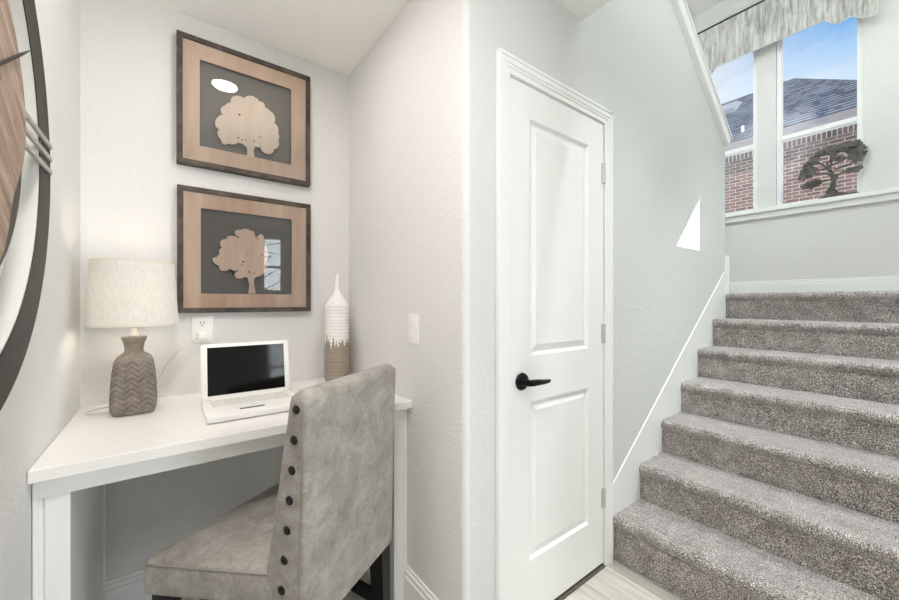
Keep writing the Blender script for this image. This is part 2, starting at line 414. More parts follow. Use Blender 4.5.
# ------------------------------------------------------------------ closet door
dr = thing('door_1', 'white two-panel closet door with a black lever handle', 'door', (1.29, YD, 0), kind='structure')
x0, x1, z0, z1 = .985, 1.600, .02, 2.036
px0, px1 = 1.092, 1.482
panels = [(.238, .842), (1.016, 1.914)]
mb = MB(); bm = mb.bm; yf = YD-.002
def quad(p): bm.faces.new([bm.verts.new(q) for q in p])
def fq(xa, za, xb, zb, y=yf): quad([(xa,y,za),(xb,y,za),(xb,y,zb),(xa,y,zb)])
fq(x0, z0, px0, z1); fq(px1, z0, x1, z1)
fq(px0, z0, px1, panels[0][0]); fq(px0, panels[0][1], px1, panels[1][0]); fq(px0, panels[1][1], px1, z1)
steps_ = [(0, 0), (.006, .011), (.012, .0125), (.040, .003), (.043, .003)]
for za, zb in panels:
    for (i0, d0), (i1, d1) in zip(steps_, steps_[1:]):
        o_ = [(px0+i0, za+i0), (px1-i0, za+i0), (px1-i0, zb-i0), (px0+i0, zb-i0)]
        n_ = [(px0+i1, za+i1), (px1-i1, za+i1), (px1-i1, zb-i1), (px0+i1, zb-i1)]
        for k in range(4):
            l = (k+1) % 4
            quad([(o_[k][0], yf+d0, o_[k][1]), (o_[l][0], yf+d0, o_[l][1]), (n_[l][0], yf+d1, n_[l][1]), (n_[k][0], yf+d1, n_[k][1])])
    fq(px0+.043, za+.043, px1-.043, zb-.043, yf+.003)
yb_ = yf+.036
quad([(x0,yb_,z0),(x0,yb_,z1),(x1,yb_,z1),(x1,yb_,z0)])
quad([(x0,yf,z0),(x0,yf,z1),(x0,yb_,z1),(x0,yb_,z0)]); quad([(x1,yf,z0),(x1,yb_,z0),(x1,yb_,z1),(x1,yf,z1)])
quad([(x0,yf,z1),(x1,yf,z1),(x1,yb_,z1),(x0,yb_,z1)]); quad([(x0,yf,z0),(x0,yb_,z0),(x1,yb_,z0),(x1,yf,z0)])
bmesh.ops.remove_doubles(bm, verts=bm.verts, dist=1e-5); bmesh.ops.recalc_face_normals(bm, faces=bm.faces)
mb.build('door_slab', M_trim, dr)
h = MB(); hz = .925
h.lathe([(.012, 0), (.031, 0), (.033, -.004), (.030, -.010), (.016, -.012), (.0125, -.016), (.0125, -.045), (.010, -.05)], (1.045, yf, hz), 32, 'y')
hp = h.build('door_handle', M_black, dr, SM)
MB().tube([(1.040, yf-.046, hz), (1.055, yf-.050, hz+.001), (1.085, yf-.050, hz), (1.12, yf-.049, hz-.003), (1.148, yf-.047, hz-.003), (1.155, yf-.046, hz-.003)], [.010, .0125, .0115, .009, .0075, .004], 12).build('lever', M_black, hp, True)
MB().box((.978, yf+.004, .90), (.9865, yf+.03, .955)).build('latch', M_black, dr)
for zc in (1.813, 1.075, .318):
    k = MB()
    for j in range(3): k.lathe([(.0065, j*.03), (.0075, j*.03+.001), (.0075, j*.03+.028), (.0065, j*.03+.029)], (1.600, yf-.004, zc-.045), 14)
    k.box((1.583, yf-.002, zc-.045), (1.597, yf, zc+.045))
    k.build('hinge', mat('hinge_nickel', (.80, .80, .79), .35, .5, .3), dr, SM)
# casing and jamb
mb = MB()
ci, co, top = .985, .918, 2.045
def casing_rect(inset0, inset1, y):      # nested band around the opening
    xl0, xl1 = .981-inset1, .981-inset0; xr0, xr1 = 1.606+inset0, 1.606+inset1; zt0, zt1 = 2.043+inset0, 2.043+inset1
    mb.box((xl0, y, 0), (xl1, YD, zt1), .0015); mb.box((xr0, y, 0), (min(xr1, 1.645), YD, zt1), .0015); mb.box((xl1, y, zt0), (xr0, YD, zt1), .0015)
casing_rect(.0, .020, YD-.009); casing_rect(.020, .032, YD-.012); casing_rect(.032, .052, YD-.015); casing_rect(.052, .064, YD-.018)
mb.box((.972, YD, 0), (.981, YD+.12, 2.052)); mb.box((1.606, YD, 0), (1.612, YD+.12, 2.052)); mb.box((.981, YD, 2.041), (1.606, YD+.12, 2.052))
struct(mb, 'trim_4', M_trim, 'white moulded casing framing the closet door', 'trim')
mb = MB().box((.981, YD-.01, 0), (1.606, YD+.12, .006))
struct(mb, 'trim_5', mat('closet_carpet', (.40, .37, .34), 1, .05), 'dark carpet threshold strip under the closet door', 'threshold')
struct(MB().box((.9, YD+.122, 0), (1.7, YD+.16, 2.1)), 'wall_closet', M_wall, 'inner closet wall behind the closed door', 'wall')

# ------------------------------------------------------------------ staircase
XS, TR, Y0S, Y1S = 1.676, .2526, -.149, .9412
zs = [.0266+.1794*k for k in range(1, 8)]
st = thing('staircase', 'straight flight of seven grey-brown carpeted steps up to the landing', 'stairs', (XS, .4, 0))
NY = 185
for k in range(7):
    xn = XS+TR*k; zb = 0 if k == 0 else zs[k-1]-.012; ztp = zs[k]
    last = k == 6
    xe = XE-.001 if last else xn+TR+.03
    prof = []
    xr = xn+.011
    nn = max(2, int((ztp-.055-zb)/.007))
    for i in range(nn): prof.append((xr, zb+(ztp-.055-zb)*i/nn))
    for i in range(15):                                        # soft rolled nosing
        a = -PI*.5 + PI*i/14.
        rx, rz = .022, .026
        bx = xn+rx-rx*math.cos(a); bz = ztp-rz+rz*math.sin(a)
        if i < 4: bx = bx*(.4+.15*i)+xr*(.6-.15*i) if i < 4 else bx
        prof.append((bx, bz))
    xs0 = prof[-1][0]; nt = int((min(xe, xn+.32)-xs0)/.007)
    for i in range(1, nt+1): prof.append((xs0+(min(xe, xn+.32)-xs0)*i/nt, ztp))
    if last:
        for i in range(1, 13): prof.append((xn+.32+(xe-xn-.32)*i/12, ztp))
    mb = MB()
    y1 = Y1S
    def fn(i, j, prof=prof, k=k):
        x, z = prof[i]; y = Y0S+(y1-Y0S)*j/(NY-1)
        nf = noise.noise(Vector((x*95, y*95, z*95+k*7)))*.0026 + noise.noise(Vector((x*28, y*28, z*28+k*3)))*.0022
        i0, i1 = max(0, i-1), min(len(prof)-1, i+1)
        tx, tz = prof[i1][0]-prof[i0][0], prof[i1][1]-prof[i0][1]; L = math.hypot(tx, tz) or 1
        wob = noise.noise(Vector((y*5, k*4.1, 0)))*.004 if 3 < i < len(prof)-6 else 0
        return (x - tz/L*(nf) - (wob if abs(tz) > abs(tx) else 0), y, z + tx/L*nf)
    mb.grid(fn, len(prof), NY)
    for f in mb.bm.faces: f.normal_flip()
    mb.box((xn+.034, Y0S+.002, 0), (xe-.002, y1-.002, ztp-.009))
    mb.build('step', M_carpet, st, True)

MB().box((3.242, .943, 1.1), (XE-.002, 1.998, zs[-1]-.001)).build('landing', M_carpet, st)

# ------------------------------------------------------------------ desk
ZD = .828
dk = thing('writing_desk', 'white built-in desk with a quartz top fitted between the alcove walls', 'desk', (.26, 1.6, 0))
MB().box((XA+.001, 1.275, ZD-.032), (XC-.001, YB-.001, ZD), .003).build('desk_top', M_quartz, dk, label='white speckled quartz top')
MB().box((XA+.002, 1.312, .745), (XC-.002, 1.335, ZD-.032), .0015).build('apron', M_desk, dk)
for s_, xa, xb in ((-1, XA+.002, -.197), (1, .713, XC-.002)):
    mb = MB()
    mb.box((xa, 1.318, 0), (xb, YB-.018, .745), .0015)
    inner, outer = (xb, xa) if s_ < 0 else (xa, xb)
    w = .044*(1 if s_ < 0 else -1)
    mb.box((inner, 1.311, 0), (inner-w, 1.319, .7455), .0012)
    mb.box((outer, 1.313, 0), (outer+(.0125 if s_ < 0 else -.0125), 1.319, .7455), .0012)
    mb.build('leg', M_desk, dk)
MB().box((-.197, YB-.05, .152), (-.19, YB-.03, .745), .001).build('corner_bead', M_trim, dk)

# ------------------------------------------------------------------ chair
TH = math.radians(32); CS = .968
ch = thing('dining_chair', 'grey suede parsons chair with black nailheads tucked at the desk', 'chair', (.482*CS, 1.107*CS, 0), TH)
def L2W(p): return ch.matrix_basis @ Vector(p)
def chair_part(mb, name, m, smooth=SM, parent=None, **kw):
    for v_ in mb.bm.verts:
        v_.co = Vector((v_.co.x*CS, v_.co.y*CS, 0 if v_.co.z < .01 else v_.co.z*CS+1.22*(1-CS)))
    mb.bm.transform(ch.matrix_basis); return mb.build(name, m, parent or ch, smooth, **kw)
HB, ZB, W2 = .988, .325, .236
rear = lambda z: .028*(HB-z)/HB
front = lambda z: rear(z)+.056+.15*(HB-z)/HB
# upholstered back: profile in local y,z, rounded, swept in x with rounded sides
mb = MB(); NZ = 40; cs = []
def back_fn(i, j):
    z = ZB+(HB-ZB)*j/(NZ-1)
    yr, yfv = rear(z), front(z); hy = (yfv-yr)/2; cy = (yfv+yr)/2
    e = HB-z; sc = 1.0
    rt = .03
    if e < rt: sc = math.sqrt(max(0, 1-((rt-e)/rt)**2))*.55+.45
    wx = W2-.001 + .002*math.sin(z*7)
    if e < .02: wx -= (.02-math.sqrt(max(0, .0004-(.02-e)**2)))*.6
    rc = .012
    # rounded rectangle perimeter
    segs = []
    hx, hyy = wx, hy*sc
    for cx_, cy_, a0 in ((hx-rc, -hyy+rc, -PI/2), (hx-rc, hyy-rc, 0), (-hx+rc, hyy-rc, PI/2), (-hx+rc, -hyy+rc, PI)):
        for q in range(5):
            a = a0+PI/2*q/4; segs.append((cx_+rc*math.cos(a), cy_+rc*math.sin(a)))
        if a0 in (0, PI):
            pass
    # add flat samples on front/rear for slight padding
    x, y = segs[i]
    return (x, cy+y, z)
g = mb.grid(back_fn, 20, NZ, True)
top = [g[i][NZ-1] for i in range(20)]; bot = [g[i][0] for i in range(20)]
mb.bm.faces.new(top); mb.bm.faces.new(bot[::-1]); bmesh.ops.recalc_face_normals(mb.bm, faces=mb.bm.faces)
backo = chair_part(mb, 'backrest', M_suede, math.radians(50))
# welt lines on the rear edges of the sides
for s_ in (-1, 1):
    mb = MB(); pts = [(s_*(W2-.0015), rear(z)+.012, z) for z in [ZB+.005+(HB-ZB-.03)*q/12 for q in range(13)]]
    mb.tube(pts, .0016, 6); chair_part(mb, 'welt', M_welt, True, backo)
# nailheads
for s_ in (-1, 1):
    for q in range(8):
        z = .940-.0808*q
        if z < .39: break
        mb = MB(); y = rear(z)+ (.030+.075*(HB-z)/HB)
        xx = s_*(W2-.004 + .002*math.sin(z*7))
        prof = [(.0128, 0), (.0131, .002), (.0108, .005), (.0062, .007), (.001, .0076)]
        mb.lathe([(r_, s_*h_) for r_, h_ in prof], (xx, y, z), 20, 'x'); chair_part(mb, 'nailhead', M_nail, True, backo)
# seat: trapezoid cushion with crown
mb = MB(); NU, NV = 28, 28
def half(y): t_ = (y-.085)/.415; return .222+.112*(1-max(0, 1-t_)**1.9)
def seat_z(u, v):
    return .497+.016*(1-u**4)*(1-v**4)
YS0, YS1 = .085, .502
loop = []
def rr(i):   # perimeter param for rounded plan
    pass
plan = []
rc = .03
cor = [(-half(YS0), YS0), (half(YS0), YS0), (half(YS1), YS1), (-half(YS1), YS1)]
for q, (cx_, cy_) in enumerate(cor):
    p = Vector((cx_, cy_)); a = Vector(cor[q-1])-p; b = Vector(cor[(q+1) % 4])-p
    a.normalize(); b.normalize(); rcc = .006 if q < 2 else rc
    for s in range(7):
        t = s/6; p0 = p+a*rcc; p1 = p+b*rcc
        plan.append(p0*(1-t)**2+p*2*t*(1-t)+p1*t*t)
# densify
pl2 = []
for q in range(len(plan)):
    a, b = plan[q], plan[(q+1) % len(plan)]; k = max(1, int((b-a).length/.03))
    for s in range(k): pl2.append(a.lerp(b, s/k))
cen = Vector((0, (YS0+YS1)/2)); n_ = len(pl2)
ringsv = []
def ringat(f, z): return [mb.bm.verts.new((cen.x+(p.x-cen.x)*f, cen.y+(p.y-cen.y)*f, z)) for p in pl2]
prof = [(.96, .398), (.995, .402), (1.0, .412), (1.004, .445), (1.0, .474), (.985, .486), (.955, .494), (.85, .503), (.65, .510), (.4, .514), (.15, .515)]
for f, z in prof: ringsv.append(ringat(f, z))
for a, b in zip(ringsv, ringsv[1:]):
    for q in range(n_): mb.bm.faces.new((a[q], a[(q+1) % n_], b[(q+1) % n_], b[q]))
mb.bm.faces.new(ringsv[-1]); mb.bm.faces.new(ringsv[0][::-1]); bmesh.ops.recalc_face_normals(mb.bm, faces=mb.bm.faces)
seat = chair_part(mb, 'seat', M_suede, math.radians(60))
mb = MB(); tp = [(cen.x+(p.x-cen.x)*.992, cen.y+(p.y-cen.y)*.992, .4835) for p in pl2]; tp.append(tp[0])
mb.tube(tp, .003, 6); chair_part(mb, 'piping', M_welt, True, seat)
# frame: legs and stretchers
def leg_pr(x, y, xb, yb, w=.024, ztop=.40):
    mb = MB(); vs = []
    for (cx_, cy_, z, hw) in ((xb, yb, 0, w*.8), (x, y, ztop, w)):
        vs.append([mb.bm.verts.new((cx_+sx*hw, cy_+sy*hw, z)) for sx, sy in ((-1,-1),(1,-1),(1,1),(-1,1))])
    for q in range(4): mb.bm.faces.new((vs[0][q], vs[0][(q+1) % 4], vs[1][(q+1) % 4], vs[1][q]))
    mb.bm.faces.new(vs[0][::-1]); mb.bm.faces.new(vs[1]); return mb
for s_ in (-1, 1):
    chair_part(leg_pr(s_*.206, .062, s_*.206, .045, .029, .42), 'leg', M_cleg, False)
    chair_part(leg_pr(s_*.288, .458, s_*.288, .458, .025, .40), 'leg', M_cleg, False)
    mb = MB(); mb.prism([(s_*.206-.012, .06, .093), (s_*.206+.012, .06, .093), (s_*.206+.012, .06, .133), (s_*.206-.012, .06, .133)], (s_*.082, .39, 0))
    chair_part(mb, 'stretcher', M_cleg, False)
mb = MB().box((-.24, .26, .095), (.24, .285, .131)); chair_part(mb, 'stretcher', M_cleg, False)
mb = MB().box((-.25, .08, .36), (.25, .48, .40)); chair_part(mb, 'seat_frame', M_cleg, False)

# ------------------------------------------------------------------ table lamp
LX, LY = -.1, 1.742
lp = thing('table_lamp', 'table lamp with chevron taupe ceramic base and lit linen drum shade', 'lamp', (LX, LY, ZD), math.radians(-6))
# base outline: (half width, z)
bp = [(.055, 0), (.061, .002), (.0645, .010), (.066, .03), (.066, .06), (.064, .10), (.061, .14), (.0575, .165), (.054, .186), (.048, .198), (.038, .206), (.030, .211), (.0265, .218), (.0265, .228), (.029, .244), (.0345, .259), (.0365, .265), (.035, .269), (.010, .271)]
def samp(z):
    for (r0, z0_), (r1, z1_) in zip(bp, bp[1:]):
        if z0_ <= z <= z1_: return r0+(r1-r0)*((z-z0_)/max(1e-6, z1_-z0_))
    return bp[-1][0]
zz = [0, .002] + [.006+.18*q/180 for q in range(181)] + [.190, .194, .198, .202, .206, .2085, .211, .2145, .218, .223, .228, .236, .244, .252, .259, .262, .265, .267, .269, .271]
mb = MB(); NA = 168
def lamp_fn(i, j):
    z = zz[j]; a = 2*PI*i/NA; r_ = samp(z)
    blend = min(1, max(0, (.218-z)/.05))               # squared body, round neck
    c_, s__ = math.cos(a), math.sin(a); p = 2+2.2*blend
    k = (abs(c_)**p+abs(s__)**p)**(-1/p)
    rad = r_*k*(1-.06*blend)
    if .008 < z < .190:
        zig = abs(((a/(2*PI)*10+.1) % 1)-.5)*2             # 0..1
        ph = (z+.019*zig)/.0185
        f = ph % 1; f = (1-f)/.8 if f > .2 else f/.2
        env = min(1, (z-.008)/.01, (.190-z)/.012)
        rad += env*.0062*(f-.5)
    return (LX+rad*math.cos(a), LY+rad*math.sin(a), ZD+z+.0005)
g = mb.grid(lamp_fn, NA, len(zz), True)
mb.bm.faces.new([g[i][0] for i in range(NA)][::-1]); mb.bm.faces.new([g[i][-1] for i in range(NA)])
bmesh.ops.recalc_face_normals(mb.bm, faces=mb.bm.faces)
mb.build('lamp_base', M_ceramic, lp, math.radians(50))
MB().lathe([(.009, .270), (.013, .271), (.013, .280), (.0095, .282), (.0095, .300), (.014, .303), (.014, .345), (.009, .348)], (LX, LY, ZD), 24).build('socket', M_brass, lp, SM)
ZS0, ZS1, RS0, RS1 = .312, .533, .129, .116
mb = MB(); mb.ringlathe([(RS0, ZS0), (RS1, ZS1), (RS1-.0022, ZS1), (RS0-.0022, ZS0)], (LX, LY, ZD), 96)
sh = mb.build('lamp_shade', M_shade, lp, SM)
for rr_, zr in ((RS0, ZS0), (RS1, ZS1)):
    mb = MB(); mb.ringlathe([(rr_+.0008, zr-.003), (rr_+.0008, zr+.003), (rr_-.003, zr+.003), (rr_-.003, zr-.003)], (LX, LY, ZD), 96); mb.build('shade_binding', M_trimshade, sh, SM)
mb = MB()
for q in range(3):
    a = 2*PI*q/3+.4; mb.tube([(LX, LY, ZD+ZS1-.03), (LX+.122*math.cos(a), LY+.122*math.sin(a), ZD+ZS1-.006)], .0016, 6)
mb.build('shade_spider', M_brass, lp, True)
MB().lathe([(.004, .345), (.013, .35), (.024, .385), (.030, .415), (.026, .437), (.013, .452), (.003, .456)], (LX, LY, ZD), 24).build('light_bulb', M_bulb, lp, True)
# clear cord from the outlet down behind the lamp and across the desk corner
cd = MB()
def spline(P_, n=10):
    P_ = [Vector(p) for p in P_]; out = []
    for i in range(len(P_)-1):
        p0, p1, p2, p3 = P_[max(0, i-1)], P_[i], P_[i+1], P_[min(len(P_)-1, i+2)]
        for s in range(n):
            t = s/n
            out.append(.5*((2*p1)+(p2-p0)*t+(2*p0-5*p1+4*p2-p3)*t*t+(3*p1-p0-3*p2+p3)*t**3))
    out.append(P_[-1]); return out
cd.tube(spline([(.112, 1.905, 1.075), (.085, 1.90, 1.06), (.045, 1.90, 1.03), (.0, 1.905, .975), (-.035, 1.912, .90), (-.055, 1.905, .845), (-.09, 1.87, ZD+.004), (-.16, 1.87, ZD+.004), (-.225, 1.83, ZD+.004), (-.232, 1.79, ZD+.004), (-.20, 1.775, ZD+.004), (-.165, 1.765, ZD+.004)]), .0028, 8)
cdo = cd.build('cord', M_cord, lp, True, label='clear lamp cord')
MB().box((.098, 1.895, 1.062), (.128, 1.925, 1.090), .004).build('plug', M_white_pl, cdo)
bl = bpy.data.lights.new('lamp_bulb_glow', 'POINT'); bl.energy = 13; bl.color = (1, .93, .90); bl.shadow_soft_size = .03
blo = bpy.data.objects.new('lamp_bulb_glow', bl); COL.objects.link(blo); blo.parent = lp; blo.location = (0, 0, .42)

# ------------------------------------------------------------------ laptop
lt = thing('laptop', 'small white laptop open on the desk with a black screen', 'laptop', (.247, 1.55, ZD))
X0, X1, YF, YH = .094, .404, 1.405, 1.652
for fx in (X0+.03, X1-.03):
    for fy in (YF+.03, YH-.03): MB().box((fx-.008, fy-.008, ZD), (fx+.008, fy+.008, ZD+.004)).build('rubber_foot', M_dark, lt)
MB().box((X0, YF, ZD+.003), (X1, YH, ZD+.024), .004, 3).build('keyboard_deck', M_white_pl, lt, SM)
kb = MB()
for r_ in range(5):
    nk = 13; kw = (X1-X0-.05)/nk
    for c_ in range(nk):
        if r_ == 4 and 3 <= c_ <= 7:
            if c_ == 3: kb.box((X0+.025+3*kw+.001, 1.533, ZD+.0235), (X0+.025+8*kw-.001, 1.545, ZD+.0265), .001, 1)
            continue
        kb.box((X0+.025+c_*kw+.001, 1.632-r_*.0205-.0165, ZD+.0235), (X0+.025+(c_+1)*kw-.001, 1.632-r_*.0205, ZD+.0265), .001, 1)
kb.build('keyboard', M_key, lt)
MB().box((.195, 1.467, ZD+.0235), (.272, 1.52, ZD+.0245), .0004, 1).build('trackpad', M_white_pl, lt)
MB().box((.195, 1.452, ZD+.0235), (.272, 1.463, ZD+.0252), .0005, 1).build('trackpad_button', M_dark, lt)
hz_, ty, tz = ZD+.026, .035, .205
tilt = math.atan2(ty, tz)
def lid(mb): mb.bm.transform(Matrix.Translation((0, YH-.008, hz_)) @ Matrix.Rotation(-tilt, 4, 'X')); return mb
lid(MB().box((X0, -.004, 0), (X1, .008, .208), .004, 3)).build('screen_lid', M_white_pl, lt, SM)
lid(MB().box((X0+.020, -.0048, .014), (X1-.020, -.003, .194))).build('display', M_screen, lt)
lid(MB().lathe([(.006, X0+.03), (.006, X1-.03)], (0, 0, -.002), 12, 'x')).build('screen_hinge', M_white_pl, lt, SM)

# ------------------------------------------------------------------ vase
VX, VY = .678, 1.845
vs = thing('bottle_vase', 'tall bottle vase ribbed white over brown at the desk corner', 'vase', (VX, VY, ZD))
pr = [(.045, 0), (.056, .001), (.059, .006)]
nr = 22
for q in range(nr):
    z0_ = .012+.352*q/nr; h_ = .352/nr; rb = .0605 if q < 10 else .0585
    pr += [(rb-.0032, z0_), (rb+.0012, z0_+h_*.25), (rb+.0012, z0_+h_*.7), (rb-.0032, z0_+h_*.97)]
pr += [(.057, .366), (.0595, .371), (.058, .377), (.047, .393), (.034, .414), (.023, .432), (.0145, .445), (.0115, .457), (.0105, .49), (.0098, .525), (.0092, .532), (.0055, .534), (.0045, .52)]
MB().lathe(pr, (VX, VY, ZD), 64).build('vase_body', M_vase, vs, math.radians(50))
for a, z in ((-1.0, .30), (-2.3, .385), (-1.5, .14), (-1.9, .12)):
    MB().lathe([(.001, 0), (.0035, .001), (.001, .0022)], (VX+.058*math.cos(a)*.98, VY+.058*math.sin(a)*.98, ZD+z), 8).build('glaze_pit', M_dark, vs, True)

# ------------------------------------------------------------------ framed pictures
def ngon(mb, pts, y0, y1): mb.prism([(x, y0, z) for x, z in pts], (0, y1-y0, 0))
def scallop(pts, bulge=.32, seg=4):
    out = []
    for i, p in enumerate(pts):
        p = Vector(p); q = Vector(pts[(i+1) % len(pts)]); out.append(tuple(p))
        if i == len(pts)-1: break
        e = q-p; nn = Vector((-e.y, e.x))
        if e.length > .008 and 2 <= i < len(pts)-3:
            for s in range(1, seg):
                t = s/seg; out.append(tuple(p+e*t+nn*bulge*math.sin(PI*t)*.8))
    return out
UP = [(0.283, 1.886), (0.284, 1.909), (0.279, 1.927), (0.264, 1.937), (0.246, 1.938), (0.232, 1.925), (0.211, 1.923), (0.19, 1.915), (0.181, 1.932), (0.17, 1.949), (0.168, 1.96), (0.177, 1.975), (0.166, 1.98), (0.161, 1.998), (0.17, 2.025), (0.19, 2.043), (0.181, 2.06), (0.197, 2.085), (0.221, 2.105), (0.221, 2.126), (0.239, 2.142), (0.264, 2.144), (0.272, 2.14), (0.29, 2.159), (0.316, 2.161), (0.332, 2.147), (0.351, 2.147), (0.355, 2.127), (0.378, 2.117), (0.397, 2.101), (0.394, 2.066), (0.406, 2.061), (0.414, 2.024), (0.414, 1.989), (0.413, 1.958), (0.394, 1.944), (0.386, 1.921), (0.363, 1.915), (0.343, 1.923), (0.339, 1.939), (0.316, 1.936), (0.309, 1.915), (0.313, 1.886)]
LO = [(0.288, 1.259), (0.293, 1.298), (0.285, 1.331), (0.275, 1.335), (0.261, 1.327), (0.241, 1.328), (0.232, 1.341), (0.238, 1.352), (0.255, 1.358), (0.238, 1.362), (0.225, 1.363), (0.216, 1.369), (0.197, 1.357), (0.178, 1.36), (0.176, 1.378), (0.162, 1.385), (0.15, 1.402), (0.153, 1.413), (0.165, 1.414), (0.178, 1.429), (0.175, 1.447), (0.187, 1.459), (0.178, 1.473), (0.181, 1.488), (0.203, 1.498), (0.206, 1.509), (0.219, 1.514), (0.251, 1.505), (0.255, 1.514), (0.238, 1.52), (0.236, 1.538), (0.261, 1.545), (0.275, 1.552), (0.295, 1.545), (0.31, 1.543), (0.312, 1.52), (0.326, 1.518), (0.34, 1.535), (0.349, 1.528), (0.354, 1.494), (0.364, 1.471), (0.371, 1.44), (0.364, 1.417), (0.371, 1.394), (0.361, 1.377), (0.35, 1.353), (0.336, 1.341), (0.322, 1.337), (0.312, 1.329), (0.31, 1.298), (0.319, 1.26)]
HU = [(.252, 2.062), (.262, 1.952), (.247, 1.957), (.278, 1.955), (.310, 1.958), (.335, 1.985)]
HL = [(.268, 1.402), (.262, 1.388), (.292, 1.357), (.285, 1.44), (.325, 1.512), (.345, 1.44), (.31, 1.352)]
def picture(x0, x1, z0, z1, mx0, mx1, mz0, mz1, tree, holes, mv, mc, label, bulge, mbk):
    t = thing('framed_picture', label, 'picture', ((x0+x1)/2, YB, z0))
    yf, f = 1.897, .021
    mb = MB()
    mb.box((x0, yf, z0), (x0+f, YB, z1), .0015); mb.box((x1-f, yf, z0), (x1, YB, z1), .0015)
    mb.box((x0+f, yf, z0), (x1-f, YB, z0+f), .0015); mb.box((x0+f, yf, z1-f), (x1-f, YB, z1), .0015)
    mb.build('frame', M_frame, t)
    mb = MB(); ya, yb = 1.9045, 1.909
    xa, xb, za, zb = x0+f, x1-f, z0+f, z1-f
    mb.box((xa, ya, za), (mx0, yb, zb)); mb.box((mx1, ya, za), (xb, yb, zb)); mb.box((mx0, ya, za), (mx1, yb, mz0)); mb.box((mx0, ya, mz1), (mx1, yb, zb))
    mb.build('mat_board', mv, t)
    MB().box((xa, 1.922, za), (xb, 1.926, zb)).build('backing', mbk, t)
    mb = MB(); ngon(mb, [(x, z) for x, z in scallop(tree, bulge)], 1.9042, 1.9092)
    tr_ = mb.build('tree_cutout', mc, t)
    for k, (hx, hz2) in enumerate(holes):
        rr_ = (.0045, .0032, .004, .003, .0035, .003, .003)[k % 7]
        MB().lathe([(rr_, 0), (rr_, -.0005)], (hx, 1.9042, hz2), 9, 'y').build('pierced_hole', M_dark, tr_)
    MB().box((xa, 1.9005, za), (xb, 1.9025, zb)).build('glass', M_glass, t)
picture(.024, .562, 1.798, 2.342, .104, .473, 1.886, 2.253, UP, HU, M_veneer, M_cut1, 'upper framed picture with a pale round wooden tree on charcoal', .22, M_matb)
picture(.026, .564, 1.174, 1.706, .108, .476, 1.2565, 1.621, LO, HL, M_veneer2, M_cut2, 'lower framed picture with a tan ragged wooden tree above the laptop', .16, M_matd)

# ------------------------------------------------------------------ outlet and switch
o = thing('wall_outlet', 'white double power outlet on the wall below the lower picture', 'outlet', (.115, YB, 1.103))
MB().box((.076, YB-.006, 1.045), (.154, YB, 1.161), .003).build('cover_plate', M_white_pl, o, SM)
for zc in (1.127, 1.078):
    s_ = MB().lathe([(.017, 0), (.0165, -.003)], (.115, YB-.006, zc), 28, 'y').build('socket', M_white_pl, o, SM)
    for xa, xb, za, zb in ((.1075, .110, -.002, .009), (.120, .1225, -.001, .008), (.1125, .1175, -.011, -.006)):
        MB().box((xa, YB-.0096, zc+za), (xb, YB-.008, zc+zb)).build('slot', M_slot, s_)
o = thing('light_switch', 'white rocker light switch on the right alcove wall', 'switch', (XC, 1.263, 1.113))
MB().box((XC-.006, 1.222, 1.054), (XC, 1.303, 1.172), .003).build('cover_plate', M_white_pl, o, SM)
MB().prism([(XC-.006, 1.247, 1.080), (XC-.009, 1.247, 1.080), (XC-.0065, 1.247, 1.113), (XC-.011, 1.247, 1.146), (XC-.006, 1.247, 1.146)], (0, .033, 0)).build('rocker', M_white_pl, o)

# ------------------------------------------------------------------ big round wall clock
CY, CZ = .770, 1.513
ck = thing('wall_clock', 'oversized round wall clock with weathered wood face and dark metal ring', 'clock', (XA, CY, CZ))
c0 = (0, CY, CZ)
MB().ringlathe([(.426, -.2265), (.506, -.2265), (.506, -.2355), (.426, -.2355)], c0, 160, 'x').build('outer_ring', M_bronze, ck, SM)
MB().ringlathe([(.506, -.2258), (.509, -.2258), (.509, -.2400), (.506, -.2400)], c0, 160, 'x').build('ring_edge', M_bronze_e, ck, SM)
MB().ringlathe([(.4225, -.2285), (.426, -.2285), (.426, -.2635), (.4225, -.2635)], c0, 160, 'x').build('ring_liner', M_pale, ck, SM)
mb = MB(); pts = []; rnd = random.Random(11)
for q in range(120):
    a = 2*PI*q/120; dg = math.degrees(a)
    dg = dg-360 if dg > 180 else dg
    rw = .269 - .045*math.exp(-((dg+30)/22)**2) - .030*math.exp(-((dg-150)/25)**2) + rnd.uniform(-.0012, .0012)
    pts.append((-.224, CY+rw*math.cos(a), CZ+rw*math.sin(a)))
mb.prism(pts, (.010, 0, 0), .001)
mb.build('wood_face', M_clockwood, ck, label='weathered wood face with knots')
MB().lathe([(.286, -.2635), (.293, -.2625), (.293, -.2255), (.290, -.224)], c0, 128, 'x').build('backing_disc', M_bronze, ck, SM)
for qa in (0, PI/2, PI, 3*PI/2):
    for dz in (-.030, 0, .030):
        mb = MB().box((-.2275, .270, dz+.025*.0-.0055), (-.2215, .503, dz+.0055), .001)
        mb.bm.transform(Matrix.Translation((0, CY, CZ+ (.043 if qa == 0 else 0))) @ Matrix.Rotation(qa, 4, 'X'))
        mb.build('rod', M_rod, ck, SM)
for a, L_, w_ in ((math.radians(34), .336, .0032), (math.radians(118), .22, .011)):
    mb = MB()
    mb.prism([(-.2125, -.05, -w_), (-.2125, L_*.8, -w_*.7), (-.2125, L_, 0), (-.2125, L_*.8, w_*.7), (-.2125, -.05, w_)], (.0025, 0, 0))
    mb.bm.transform(Matrix.Translation((0, CY, CZ)) @ Matrix.Rotation(a, 4, 'X')); mb.build('hand', M_bronze, ck)
MB().lathe([(.016, -.214), (.016, -.206), (.010, -.204)], c0, 24, 'x').build('hub', M_bronze, ck, SM)

